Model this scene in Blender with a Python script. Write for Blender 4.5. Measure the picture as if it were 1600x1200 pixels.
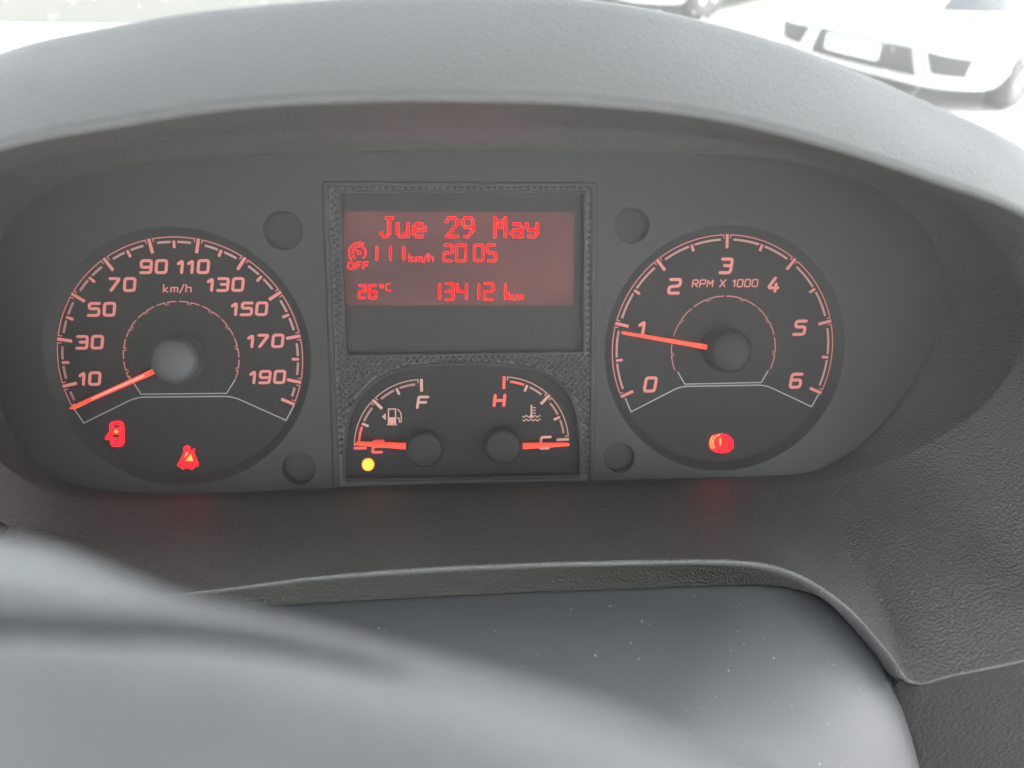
import bpy, bmesh, math, random
from mathutils import Vector, Matrix
import numpy as np
random.seed(7)
R = math.radians
for o in list(bpy.data.objects): bpy.data.objects.remove(o)
scene = bpy.context.scene
COL = scene.collection

# ------------------------------------------------------------------ camera, light, exposure
TILT = R(28)                                             # the instrument panel leans back
M = Matrix.Translation((0, 0, 1.55)) @ Matrix.Rotation(-TILT, 4, 'X')   # dash frame -> world
YAW, PITCH, ROLL, DIST, FPX = R(4.557), R(8.371), R(-.333), .31, 1250.0
_f = Vector((math.sin(YAW)*math.cos(PITCH), math.cos(YAW)*math.cos(PITCH), -math.sin(PITCH)))
_r0 = Vector((math.cos(YAW), -math.sin(YAW), 0)); _u0 = _r0.cross(_f)
_r = _r0*math.cos(ROLL) + _u0*math.sin(ROLL); _u = _u0*math.cos(ROLL) - _r0*math.sin(ROLL)
CAMP = Vector((0, -DIST, 0))
cam = bpy.data.cameras.new('camera'); camo = bpy.data.objects.new('camera', cam); COL.objects.link(camo)
cm = Matrix(((_r.x, _u.x, -_f.x, CAMP.x), (_r.y, _u.y, -_f.y, CAMP.y), (_r.z, _u.z, -_f.z, CAMP.z), (0, 0, 0, 1)))
camo.matrix_world = M @ cm
cam.sensor_width = 36; cam.lens = FPX/1600*36; cam.clip_start = .005; cam.clip_end = 2000
cam.dof.use_dof = True; cam.dof.focus_distance = .306; cam.dof.aperture_fstop = cam.lens/2.9
scene.camera = camo

SUN_EL, SUN_AZ = R(52), R(115)                          # veiled sun high beyond the windscreen
world = bpy.data.worlds.new('World'); scene.world = world; world.use_nodes = True
wn = world.node_tree
sky = wn.nodes.new('ShaderNodeTexSky'); sky.sky_type = 'NISHITA'; sky.sun_disc = False
sky.sun_elevation = SUN_EL; sky.sun_rotation = SUN_AZ; sky.dust_density = 4; sky.air_density = 1.0; sky.ozone_density = 1
bg = wn.nodes['Background']; bg.inputs[1].default_value = .15
hs = wn.nodes.new('ShaderNodeHueSaturation'); hs.inputs['Saturation'].default_value = .2   # grey, overcast sky
wn.links.new(sky.outputs[0], hs.inputs['Color']); wn.links.new(hs.outputs[0], bg.inputs[0])
sun = bpy.data.lights.new('sun', 'SUN'); sun.energy = .5; sun.angle = R(30); sun.color = (1, .96, .9)
suno = bpy.data.objects.new('sun', sun); COL.objects.link(suno)
sd = Vector((math.sin(SUN_AZ)*math.cos(SUN_EL), math.cos(SUN_AZ)*math.cos(SUN_EL), math.sin(SUN_EL)))
suno.rotation_euler = sd.to_track_quat('Z', 'Y').to_euler(); suno.location = (3, 6, 9)
EXPO = 3.3; KE = 2**-EXPO
scene.view_settings.view_transform = 'Standard'; scene.view_settings.look = 'None'
scene.view_settings.exposure = EXPO; scene.view_settings.gamma = 1; scene.view_settings.use_curve_mapping = False
scene.cycles.use_denoising = True
scene.cycles.max_bounces = 6; scene.cycles.diffuse_bounces = 3; scene.cycles.glossy_bounces = 3; scene.cycles.transparent_max_bounces = 16; scene.cycles.volume_bounces = 1
scene.cycles.sample_clamp_indirect = 4

def P(px, py, Y):
    """point of the dash frame at depth Y, from a measured position in the 1600x1200 photograph"""
    d = _f + (px-800)/FPX*_r - (py-600)/FPX*_u
    return CAMP + d*((Y-CAMP.y)/d.y)

# ------------------------------------------------------------------ materials
def mat(name, base, rough=.5, emis=None, estr=1.0, grain=None, spec=.5, var=0, coat=0, specks=None):
    m = bpy.data.materials.new(name); m.use_nodes = True
    t = m.node_tree; b = t.nodes['Principled BSDF']
    b.inputs['Base Color'].default_value = (*base, 1); b.inputs['Roughness'].default_value = rough
    b.inputs['Specular IOR Level'].default_value = spec
    if coat: b.inputs['Coat Weight'].default_value = coat; b.inputs['Coat Roughness'].default_value = .12
    if emis:
        b.inputs['Emission Color'].default_value = (*emis, 1); b.inputs['Emission Strength'].default_value = estr*KE
    if emis and estr < 1.5: m.cycles.emission_sampling = 'NONE'
    tc = t.nodes.new('ShaderNodeTexCoord'); L = t.links.new
    if var:
        n = t.nodes.new('ShaderNodeTexNoise'); n.inputs['Scale'].default_value = 38; n.inputs['Detail'].default_value = 5
        L(tc.outputs['Object'], n.inputs['Vector'])
        mr = t.nodes.new('ShaderNodeMapRange'); mr.inputs[3].default_value = 1-var; mr.inputs[4].default_value = 1+var
        mr.inputs[1].default_value = .3; mr.inputs[2].default_value = .7
        L(n.outputs['Fac'], mr.inputs[0])
        mx = t.nodes.new('ShaderNodeMix'); mx.data_type = 'RGBA'; mx.blend_type = 'MULTIPLY'; mx.inputs[0].default_value = 1
        mx.inputs[6].default_value = (*base, 1); L(mr.outputs[0], mx.inputs[7]); L(mx.outputs[2], b.inputs['Base Color'])
        m2 = t.nodes.new('ShaderNodeMapRange'); m2.inputs[1].default_value = .3; m2.inputs[2].default_value = .7
        m2.inputs[3].default_value = rough-.06; m2.inputs[4].default_value = rough+.06
        L(n.outputs['Fac'], m2.inputs[0]); L(m2.outputs[0], b.inputs['Roughness'])
    if specks:                                           # pale lint and dust grains lying on the surface
        sc_, thr, colr = specks
        v = t.nodes.new('ShaderNodeTexVoronoi'); v.inputs['Scale'].default_value = sc_; L(tc.outputs['Object'], v.inputs['Vector'])
        n2 = t.nodes.new('ShaderNodeTexNoise'); n2.inputs['Scale'].default_value = 160; L(tc.outputs['Object'], n2.inputs['Vector'])
        mm = t.nodes.new('ShaderNodeMapRange'); mm.inputs[1].default_value = .40; mm.inputs[2].default_value = .80
        mm.inputs[3].default_value = 0; mm.inputs[4].default_value = thr; L(n2.outputs['Fac'], mm.inputs[0])
        sepc = t.nodes.new('ShaderNodeSeparateColor'); L(v.outputs['Color'], sepc.inputs[0])
        mu = t.nodes.new('ShaderNodeMath'); mu.operation = 'MULTIPLY'; L(mm.outputs[0], mu.inputs[0]); L(sepc.outputs[0], mu.inputs[1])
        lt = t.nodes.new('ShaderNodeMath'); lt.operation = 'LESS_THAN'; L(v.outputs['Distance'], lt.inputs[0]); L(mu.outputs[0], lt.inputs[1])
        sc2 = t.nodes.new('ShaderNodeMath'); sc2.operation = 'MULTIPLY'; sc2.inputs[1].default_value = .75; L(lt.outputs[0], sc2.inputs[0])
        mx2 = t.nodes.new('ShaderNodeMix'); mx2.data_type = 'RGBA'; L(sc2.outputs[0], mx2.inputs[0])
        if b.inputs['Base Color'].links: L(b.inputs['Base Color'].links[0].from_socket, mx2.inputs[6])
        else: mx2.inputs[6].default_value = (*base, 1)
        mx2.inputs[7].default_value = (*colr, 1); L(mx2.outputs[2], b.inputs['Base Color'])
    if grain:
        sc, dist, strength = grain
        n0 = t.nodes.new('ShaderNodeTexNoise'); n0.inputs['Scale'].default_value = sc*.35
        L(tc.outputs['Object'], n0.inputs['Vector'])
        ad = t.nodes.new('ShaderNodeVectorMath'); ad.operation = 'MULTIPLY_ADD'
        ad.inputs[1].default_value = (.9/sc,)*3; L(n0.outputs['Color'], ad.inputs[0]); L(tc.outputs['Object'], ad.inputs[2])
        v = t.nodes.new('ShaderNodeTexVoronoi'); v.feature = 'F1'; v.inputs['Scale'].default_value = sc
        L(ad.outputs[0], v.inputs['Vector'])
        bp = t.nodes.new('ShaderNodeBump'); bp.inputs['Distance'].default_value = dist; bp.inputs['Strength'].default_value = strength
        bp.invert = True; L(v.outputs['Distance'], bp.inputs['Height']); L(bp.outputs[0], b.inputs['Normal'])
    return m

MT = dict(
    pad=mat('soft_dash_pad', (.092, .096, .0945), .55, grain=(1250, .0005, .38), var=.08, specks=(300, .10, (.4, .4, .39))),
    grain=mat('grained_dash_plastic', (.082, .0855, .084), .54, grain=(1050, .0006, .6), var=.08, specks=(300, .10, (.4, .4, .39))),
    smooth=mat('smooth_column_plastic', (.055, .060, .0635), .42, spec=.4, specks=(420, .30, (.26, .275, .28))),
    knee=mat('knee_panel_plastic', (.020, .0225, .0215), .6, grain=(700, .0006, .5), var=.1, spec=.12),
    leather=mat('steering_leather', (.108, .115, .119), .45, var=.1, grain=(900, .0003, .3)),
    hubpad=mat('hub_plastic', (.09, .095, .1), .5, grain=(620, .0004, .4)),
    mask=mat('cluster_mask_plastic', (.021, .0217, .0212), .58, grain=(2500, .00008, .35), var=.06, spec=.25),
    rimp=mat('dial_rim_plastic', (.012, .012, .012), .5, spec=.2),
    dial=mat('dial_face', (.012, .0115, .0115), .6, var=.1, spec=.12),
    lcdglass=mat('display_window', (.018, .0165, .0155), .45, spec=.12),
    knurl=mat('knurled_plastic', (.036, .036, .036), .4, spec=.35),
    hub=mat('needle_hub_lit', (.045, .047, .048), .4, spec=.35),  # speedometer hub: soft top light put into a paler base colour
    hub_d=mat('needle_hub_dark', (.010, .0104, .011), .42, spec=.12),
    salmon=mat('backlit_print', (.26, .12, .11), .6, (1, .22, .17), .46, spec=.1),
    salmon_dim=mat('backlit_print_dim', (.22, .12, .11), .6, (1, .24, .2), .11),
    pink=mat('backlit_white_print', (.32, .21, .19), .6, (1, .40, .33), .36, spec=.1),
    white=mat('silver_print', (.26, .26, .26), .5, spec=.2),
    redprint=mat('backlit_red_print', (.5, .05, .04), .6, (1, .06, .04), .65),
    needle=mat('lit_needle', (.5, .04, .02), .4, (1, .05, .02), 1.3, spec=.1),
    needle_core=mat('lit_needle_core', (.6, .2, .16), .4, (1, .30, .22), 1.0),
    lcd=mat('lit_display_ink', (.2, .002, .001), .6, (1, .0, .0), 2.6, spec=0),
    lcdbg=mat('display_backlight', (.03, .02, .02), .5, (1, .22, .20), .15, spec=.1),
    warn=mat('warning_red', (.2, .002, .002), .5, (1, .002, .006), 6, spec=0),
    warn_or=mat('warning_orange', (.5, .2, .02), .5, (1, .36, .03), 1.6),
    amber=mat('amber_lamp', (.6, .4, .02), .5, (1, .62, .0), 2.6),
    amber_e=mat('amber_lamp_edge', (.6, .2, .02), .5, (1, .22, .0), 1.3),
)

t_ = MT['lcdbg'].node_tree; b_ = t_.nodes['Principled BSDF']; tc_ = t_.nodes.new('ShaderNodeTexCoord'); n_ = t_.nodes.new('ShaderNodeTexNoise')
n_.inputs['Scale'].default_value = 32; n_.inputs['Detail'].default_value = 1.5; t_.links.new(tc_.outputs['Object'], n_.inputs['Vector'])
mr_ = t_.nodes.new('ShaderNodeMapRange'); mr_.inputs[1].default_value = .3; mr_.inputs[2].default_value = .7; mr_.inputs[3].default_value = .045*KE; mr_.inputs[4].default_value = .13*KE
t_.links.new(n_.outputs["Fac"], mr_.inputs[0]); t_.links.new(mr_.outputs[0], b_.inputs['Emission Strength'])

# ------------------------------------------------------------------ object helpers
def tag(o, label=None, cat=None, group=None, kind=None):
    for k, v in (('label', label), ('category', cat), ('group', group), ('kind', kind)):
        if v: o[k] = v
    return o
BASE = {}
def thing(name, label, cat, base, group=None, dash=True):
    o = bpy.data.objects.new(name, None); COL.objects.link(o); o.empty_display_size = .02
    o.matrix_world = (M if dash else Matrix()) @ Matrix.Translation(base)
    BASE[o.name] = Vector(base); return tag(o, label, cat, group)
def root(o):
    while o.parent: o = o.parent
    return o
def part(name, verts, faces, m, parent, smooth=False, label=None, kind=None):
    b = BASE[root(parent).name]
    me = bpy.data.meshes.new(name)
    me.from_pydata([tuple(Vector(v)-b) for v in verts], [], [tuple(f) for f in faces]); me.update()
    if smooth: me.polygons.foreach_set('use_smooth', [True]*len(me.polygons))
    me.materials.append(MT[m] if isinstance(m, str) else m)
    o = bpy.data.objects.new(name, me); COL.objects.link(o); o.parent = parent
    return tag(o, label, kind=kind)
class MB:
    def __init__(s): s.v = []; s.f = []
    def add(s, v, f):
        n = len(s.v); s.v += [Vector(x) for x in v]; s.f += [tuple(i+n for i in q) for q in f]; return s
    def build(s, name, m, parent, **k): return part(name, s.v, s.f, m, parent, **k)

def fillet(pts, r, closed=False, n=5):
    """round the corners of a 2-D polyline"""
    out = []; N = len(pts); pts = [Vector(p) for p in pts]
    for i, p in enumerate(pts):
        if not closed and i in (0, N-1): out.append(p); continue
        a = pts[i-1]; c = pts[(i+1) % N]; da = (a-p); dc = (c-p)
        rr = min(r, da.length*.48, dc.length*.48)
        if rr < 1e-7: out.append(p); continue
        s = p+da.normalized()*rr; e = p+dc.normalized()*rr
        for k in range(n+1):
            t = k/n; out.append(s*(1-t)**2+p*2*t*(1-t)+e*t*t)
    return out
def ribbon(pts, w, closed=False, cap=True):
    """flat strip of width w along a 2-D polyline, round ends -> verts2d, faces"""
    pts = [Vector(p) for p in pts]; N = len(pts); L = []; Rr = []
    for i in range(N):
        a = pts[i-1] if (closed or i) else None; c = pts[(i+1) % N] if (closed or i < N-1) else None
        d1 = (pts[i]-a).normalized() if a is not None else None; d2 = (c-pts[i]).normalized() if c is not None else None
        if d1 is None: d1 = d2
        if d2 is None: d2 = d1
        t = d1+d2
        if t.length < 1e-9: t = d1.copy()
        t.normalize(); n = Vector((-t.y, t.x)); k = min(1.6, 1/max(.3, n.dot(Vector((-d1.y, d1.x)))))
        L.append(pts[i]+n*w/2*k); Rr.append(pts[i]-n*w/2*k)
    v = L+Rr; f = [(i, i+1, N+i+1, N+i) for i in range(N-1)]
    if closed: f.append((N-1, 0, N, 2*N-1))
    elif cap:
        for (i, j, s) in ((0, 1, -1), (N-1, N-2, 1)):
            d = (pts[i]-pts[j]).normalized(); n = Vector((-d.y, d.x)); base = len(v)
            arc = [pts[i]+(n*math.cos(q)+d*math.sin(q))*w/2*.9 for q in [math.pi*k/5 for k in range(6)]]
            v += arc; f.append(tuple(range(base, base+6)))
    return v, f

# stroke letters, drawn in a unit box
O_ = [(0, 0), (1, 0), (1, 1), (0, 1)]
GL = {
 '0': [('c', O_)], 'O': [('c', O_)], '1': [('o', [(.0, .74), (.42, 1), (.42, 0)])],
 '2': [('o', [(0, 1), (1, 1), (1, .53), (0, .47), (0, 0), (1, 0)])],
 '3': [('o', [(0, 1), (1, 1), (1, 0), (0, 0)]), ('o', [(.3, .52), (.9, .52)])],
 '4': [('o', [(.55, 1), (0, .27), (1, .27)]), ('o', [(.74, .55), (.74, 0)])],
 '5': [('o', [(1, 1), (0, 1), (0, .56), (1, .56), (1, 0), (-.05, 0)])],
 '6': [('o', [(1, 1), (0, 1), (0, 0), (1, 0), (1, .55), (.12, .55)])],
 '7': [('o', [(0, 1), (1, 1), (.2, 0)])], '9': [('o', [(0, 0), (1, 0), (1, 1), (0, 1), (0, .45), (.88, .45)])],
 'F': [('o', [(0, 0), (0, 1), (1, 1)]), ('o', [(.12, .5), (.85, .5)])],
 'E': [('o', [(1, 1), (0, 1), (0, 0), (1, 0)]), ('o', [(.12, .5), (.85, .5)])],
 'H': [('o', [(0, 0), (0, 1)]), ('o', [(1, 0), (1, 1)]), ('o', [(.12, .5), (.88, .5)])],
 'C': [('o', [(1, 1), (0, 1), (0, 0), (1, 0)])],
 'R': [('o', [(0, 0), (0, 1), (1, 1), (1, .48), (.12, .48)]), ('o', [(.5, .40), (1, 0)])],
 'P': [('o', [(0, 0), (0, 1), (1, 1), (1, .45), (.12, .45)])],
 'M': [('o', [(0, 0), (0, 1), (.5, .35), (1, 1), (1, 0)])], 'X': [('o', [(0, 0), (1, 1)]), ('o', [(0, 1), (1, 0)])],
 'k': [('o', [(0, 0), (0, 1.25)]), ('o', [(.8, .75), (.14, .34), (.9, 0)])],
 'm': [('o', [(0, 0), (0, .75), (1, .75), (1, 0)]), ('o', [(.5, .66), (.5, 0)])],
 'h': [('o', [(0, 0), (0, 1.25)]), ('o', [(.12, .75), (1, .75), (1, 0)])], '/': [('o', [(0, -.15), (1, 1.25)])],
}
WID = {'1': .5, 'm': 1.35, '/': .7, ' ': .55}
def text2d(s, h, w, stroke, gap, shear=0, rad=.22):
    """-> list of (verts2d, faces) with the text centred on the origin"""
    x = 0; items = []
    for ch in s:
        cw = WID.get(ch, 1)*w
        for kind, pts in GL.get(ch, []):
            sx = w if ch == '1' else cw
            q = [Vector((x+a*sx+b*h*shear, b*h)) for a, b in pts]
            q = fillet(q, rad*h if len(q) > 2 else 0, kind == 'c')
            items.append(ribbon(q, stroke, kind == 'c'))
        x += cw+gap
    W = x-gap
    return [([p-Vector((W/2+h*shear/2, h/2)) for p in v], f) for v, f in items]

def put(mb, items, fn, lift, step=2e-5):
    for i, (v, f) in enumerate(items):
        mb.add([fn(p, lift+step*i) for p in v], f)
def at_plane(c):                                         # 2-D metres around a dash-frame point
    return lambda p, lift: Vector((c.x+p.x, c.y-lift, c.z+p.y))
def px_plane(Y):                                         # 2-D measured position -> dash plane
    return lambda p, lift: P(p.x, p.y, Y-lift)

def plate(name, loops, yf, yb, m, parent, bevel=0, **k):
    """2-D outline with holes, extruded between two depths (dash x, z)"""
    cu = bpy.data.curves.new('tmp', 'CURVE'); cu.dimensions = '2D'; cu.fill_mode = 'BOTH'
    for lp in loops:
        s = cu.splines.new('POLY'); s.points.add(len(lp)-1)
        for i, p in enumerate(lp): s.points[i].co = (p[0], p[1], 0, 1)
        s.use_cyclic_u = True
    cu.extrude = abs(yb-yf)/2-bevel; cu.bevel_depth = bevel; cu.bevel_resolution = 2; cu.offset = -bevel
    to = bpy.data.objects.new('tmp', cu); COL.objects.link(to)
    dg = bpy.context.evaluated_depsgraph_get(); dg.update()
    me = bpy.data.meshes.new_from_object(to.evaluated_get(dg), depsgraph=dg)
    vs = [(v.co.x, (yf+yb)/2-v.co.z, v.co.y) for v in me.vertices]; fs = [tuple(p.vertices) for p in me.polygons]
    bpy.data.objects.remove(to); bpy.data.curves.remove(cu); bpy.data.meshes.remove(me)
    return part(name, vs, fs, m, parent, **k)
def circ(cx, cz, r, n=96): return [(cx+r*math.cos(2*math.pi*i/n), cz+r*math.sin(2*math.pi*i/n)) for i in range(n)]
def lathe(cx, cz, prof, n=72):
    """profile [(radius, Y)] revolved round an axis along Y"""
    v = []; f = []
    for r, y in prof:
        for i in range(n):
            a = 2*math.pi*i/n; v.append((cx+r*math.cos(a), y, cz+r*math.sin(a)))
    for j in range(len(prof)-1):
        for i in range(n): f.append((j*n+i, j*n+(i+1) % n, (j+1)*n+(i+1) % n, (j+1)*n+i))
    if prof[-1][0] > 1e-6: f.append(tuple((len(prof)-1)*n+i for i in range(n)))
    return v, f
def catmull(pts, n, closed=True):
    pts = [Vector(p) for p in pts]; N = len(pts); out = []
    segs = N if closed else N-1
    for i in range(segs):
        p0 = pts[i-1] if (closed or i) else pts[0]; p1 = pts[i]; p2 = pts[(i+1) % N]
        p3 = pts[(i+2) % N] if (closed or i < N-2) else pts[-1]
        for k in range(n):
            t = k/n
            out.append(.5*((2*p1)+(p2-p0)*t+(2*p0-5*p1+4*p2-p3)*t*t+(3*p1-p0-3*p2+p3)*t**3))
    if not closed: out.append(pts[-1])
    return out
def grid_faces(rows, cols, closed=False):
    f = []
    for j in range(rows-1):
        for i in range(cols if closed else cols-1):
            i2 = (i+1) % cols; f.append((j*cols+i, j*cols+i2, (j+1)*cols+i2, (j+1)*cols+i))
    return f

# ================================================================== GROUND
def plain_mesh(name, verts, faces, m, smooth=False):
    me = bpy.data.meshes.new(name); me.from_pydata([tuple(v) for v in verts], [], faces); me.update()
    if smooth: me.polygons.foreach_set('use_smooth', [True]*len(me.polygons))
    me.materials.append(m); o = bpy.data.objects.new(name, me); COL.objects.link(o); return o
def ground_mat():
    m = bpy.data.materials.new('pale_concrete'); m.use_nodes = True; t = m.node_tree; b = t.nodes['Principled BSDF']
    tc = t.nodes.new('ShaderNodeTexCoord'); n = t.nodes.new('ShaderNodeTexNoise'); n.inputs['Scale'].default_value = .8; n.inputs['Detail'].default_value = 8
    t.links.new(tc.outputs['Object'], n.inputs['Vector']); cr = t.nodes.new('ShaderNodeValToRGB')
    cr.color_ramp.elements[0].color = (.17, .168, .16, 1); cr.color_ramp.elements[1].color = (.27, .265, .25, 1)
    cr.color_ramp.elements[0].position = .35; cr.color_ramp.elements[1].position = .65
    t.links.new(n.outputs['Fac'], cr.inputs[0]); t.links.new(cr.outputs[0], b.inputs['Base Color']); b.inputs['Roughness'].default_value = .9
    return m
g = plain_mesh('ground', [(-900, -900, 0), (900, -900, 0), (900, 900, 0), (-900, 900, 0)], [(0, 1, 2, 3)], ground_mat())
tag(g, 'pale concrete ground of the car park', 'ground', kind='structure')

# ================================================================== DASHBOARD BINNACLE
dash = thing('dashboard_binnacle', 'grey grained plastic dashboard cowl arching over the instrument panel', 'dashboard', P(750, 880, -.07))
AB = [  # outline round the instruments (x, y), matching point on the outer lip (x, y, depth)
 (-25, 500, -260, 560, -.100), (-12, 400, -245, 420, -.105), (40, 322, -150, 300, -.11), (130, 274, 0, 236, -.11),
 (260, 252, 180, 200, -.11), (420, 241, 360, 173, -.11), (600, 236, 560, 161, -.11), (750, 235, 740, 160, -.11),
 (900, 236, 920, 166, -.11), (1080, 240, 1100, 186, -.11), (1230, 252, 1280, 228, -.11), (1350, 285, 1450, 283, -.11),
 (1430, 340, 1600, 340, -.11), (1472, 420, 1760, 450, -.108), (1468, 510, 1850, 620, -.105), (1438, 580, 1850, 800, -.10),
 (1392, 650, 1740, 985, -.096), (1342, 700, 1600, 1027, -.092), (1300, 725, 1490, 1050, -.087), (1270, 738, 1425, 1062, -.082),
 (1220, 744, 1385, 1014, -.080), (1150, 747, 1322, 945, -.077), (1080, 749, 1240, 893, -.075), (1000, 751, 1150, 875, -.072),
 (900, 753, 1000, 875, -.07), (750, 756, 800, 880, -.07), (600, 760, 640, 888, -.07), (450, 767, 480, 902, -.07),
 (300, 772, 330, 922, -.07), (180, 769, 180, 935, -.072), (90, 750, 20, 930, -.075), (30, 700, -120, 850, -.085), (-10, 610, -240, 720, -.095)]
NS = 10; Y_A = -.0045
A3 = catmull([P(a[0], a[1], Y_A) for a in AB], NS); B3 = catmull([P(a[2], a[3], a[4]) for a in AB], NS)
NC = len(A3)
cxz = Vector((.005, 0, -.02))
rows = []; NR = 26
for j in range(NR+1):
    t = j/NR
    row = []
    for a, b in zip(A3, B3):
        w_ = max(0, min(1, (b.z-.005)/.03)); c = a+(b-a)*(.36+.14*w_); c.y = a.y+(b.y-a.y)*(.56-.06*w_)
        ws_ = max(0, min(1, (abs(a.x-.015)-.135)/.04))*(1-w_); c = c.lerp(Vector((a.x+(b.x-a.x)*.46, a.y+(b.y-a.y)*.36, a.z+(b.z-a.z)*.46)), ws_)  # soft bowl at the sides   # flat soffit under the hood
        row.append(a*(1-t)**2+c*2*t*(1-t)+b*t*t)
    rows.append(row)
# back flange behind the mask plate
rows.insert(0, [Vector((a.x, .012, a.z)) for a in A3])
v = [p for r_ in rows for p in r_]
part('instrument_surround', v, grid_faces(len(rows), NC, True), 'grain', dash, True)
# hood face: from the lip up over the brow and back
HOOD_OUT = [(-260, 250), (-200, 200), (-110, 140), (0, 84), (150, 49), (320, 20), (520, 2), (720, -6), (900, 1), (1080, 31), (1260, 82), (1440, 156), (1600, 232), (1760, 350), (1880, 520)]
idx0, idx1 = 1*NS, 14*NS
Bt = B3[idx0:idx1+1]
n_t = len(Bt)
Oc = catmull([P(x, y, -.082) for x, y in HOOD_OUT], 40, False)
def resample(pts, n):
    d = [0]
    for i in range(1, len(pts)): d.append(d[-1]+(pts[i]-pts[i-1]).length)
    out = []; k = 0
    for i in range(n):
        s = d[-1]*i/(n-1)
        while k < len(d)-2 and d[k+1] < s: k += 1
        u = (s-d[k])/max(1e-9, d[k+1]-d[k]); out.append(pts[k].lerp(pts[k+1], u))
    return out
# pair lip point and brow point by horizontal position
Ot = []
ox = [p.x for p in Oc]
for i, b in enumerate(Bt):
    t = i/(n_t-1); Ot.append(None)
Or = resample(Oc, n_t); Ot = Or
hrows = [[] for _ in range(24)]
for b, c in zip(Bt, Ot):
    up = (c-b)
    e = b+Vector((0, -.0016, .0004))+up*.012                       # small rolled edge
    prof = [b, b.lerp(e, .6), e]
    q1 = b+up*.5+Vector((0, -.004, 0))                            # swelling brow
    top = c
    N1 = 12
    for k in range(1, N1+1):
        t = k/N1; prof.append(e*(1-t)**2+q1*2*t*(1-t)+top*t*t)
    tang = (top-q1).normalized()
    back1 = top+tang*.012+Vector((0, .012, 0)); back2 = top+Vector((0, .05, .006)); back3 = top+Vector((0, .16, .008))
    for k in range(1, 8):
        t = k/7; prof.append(top*(1-t)**3+(top+tang*.010)*3*t*(1-t)**2+back2*3*t*t*(1-t)+back3*t**3)
    prof.append(back3+Vector((0, .02, -.03))); prof.append(back3+Vector((0, .02, -.12)))
    for k, p in enumerate(prof): hrows[k].append(p)
hrows = [h for h in hrows if h]
part('hood', [p for h in hrows for p in h], grid_faces(len(hrows), n_t), 'pad', dash, True)
# lower lip of the surround: thickness round the column opening and the knee panel on the right
li0, li1 = 14*NS, 33*NS
Bl = [B3[i % NC] for i in range(li0, li1+1+NS)]
lrows = [[] for _ in range(9)]
for i, b in enumerate(Bl):
    s = (i/NS)+14
    tk = max(.35, min(1, (29.5-s)/3.5)) if s > 24 else 1               # the lip thins out towards the left
    thin = [Vector((0, 0, 0)), Vector((0, -.0007*tk, -.0004)), Vector((0, -.0006*tk, -.0010*tk)), Vector((0, .0026*tk, -.0026*tk)), Vector((0, .0060*tk, -.0042*tk)),
            Vector((0, .018, -.0040*tk)), Vector((0, .036, -.0038)), Vector((0, .042, -.02)), Vector((0, .044, -.16))]
    for k in range(9): lrows[k].append(b+thin[k])
part('lower_lip', [p for h in lrows for p in h], grid_faces(9, len(Bl)), 'grain', dash, True)

# darker knee panel hanging below the right hand crease
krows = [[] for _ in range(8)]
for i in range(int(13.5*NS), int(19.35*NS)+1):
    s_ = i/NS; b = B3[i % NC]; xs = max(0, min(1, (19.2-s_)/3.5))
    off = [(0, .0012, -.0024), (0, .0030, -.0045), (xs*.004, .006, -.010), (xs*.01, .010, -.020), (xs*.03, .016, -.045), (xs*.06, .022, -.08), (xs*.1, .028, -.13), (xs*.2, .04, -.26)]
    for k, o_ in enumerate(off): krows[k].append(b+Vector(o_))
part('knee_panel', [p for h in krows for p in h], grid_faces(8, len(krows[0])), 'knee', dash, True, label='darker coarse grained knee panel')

# outer skins of the binnacle beside the lip, and the dash body it stands on
for rng, sg in ((range(int(29.5*NS), 34*NS+1), -1), (range(int(13.8*NS), int(16.4*NS)+1), 1)):
    sk = [[] for _ in range(5)]
    for i in rng:
        b = B3[i % NC]
        for k, o_ in enumerate([(0, 0, 0), (sg*.002, -.001, 0), (sg*.005, .004, 0), (sg*.020, .05, .002), (sg*.034, .16, .002)]): sk[k].append(b+Vector(o_))
    part('side_skin', [p for h in sk for p in h], grid_faces(5, len(sk[0])), 'pad', dash, True)
Mi = M.inverted(); dv = []; prof = [(-.12, .80), (-.055, 1.10), (-.045, 1.30), (-.030, 1.345), (.0, 1.362), (.10, 1.362), (.40, 1.335), (.585, 1.300), (.585, .80)]
xs_ = [-.86, -.855, -.84, -.4, .1, .6, 1.13, 1.145, 1.15]
for x_ in xs_:
    sh = .02 if x_ in (-.86, 1.15) else .006 if x_ in (-.855, 1.145) else 0
    dv += [Mi @ Vector((x_, y_+(sh if y_ < .2 else -sh), z_-sh)) for y_, z_ in prof]
nf = len(prof); df = grid_faces(len(xs_), nf)+[tuple(range(nf)), tuple((len(xs_)-1)*nf+k for k in range(nf))]
part('dash_body', dv, df, 'pad', dash, True)

# ================================================================== STEERING COLUMN COVER
colm = thing('steering_column', 'steering column with dusty smooth grey cover and leather steering wheel', 'steering column', P(800, 1000, -.1))
RIM = [(-60, 1420), (-45, 1250), (-25, 1100), (5, 1020), (80, 984), (200, 965), (400, 948), (600, 936), (800, 926), (1000, 919), (1140, 914), (1225, 917), (1292, 938), (1345, 986), (1385, 1048), (1414, 1120), (1438, 1205), (1455, 1300), (1468, 1420)]
rim_px = catmull([Vector(q) for q in RIM], 8, False)
_dy = np.arange(840, 1500, 2.0); _dv = np.interp(_dy, [880, 905, 950, 1000, 1050, 1100, 1200, 1300, 1450], [-.058, -.0645, -.0745, -.0835, -.0905, -.096, -.1025, -.1055, -.1075])
_dv = np.convolve(np.pad(_dv, 30, mode='edge'), np.ones(61)/61, mode='valid')   # smooth crown
def depth_of(y): return float(np.interp(y, _dy, _dv))
crow = []; NTC = 30; fin = Vector((560, 1420))
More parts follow.
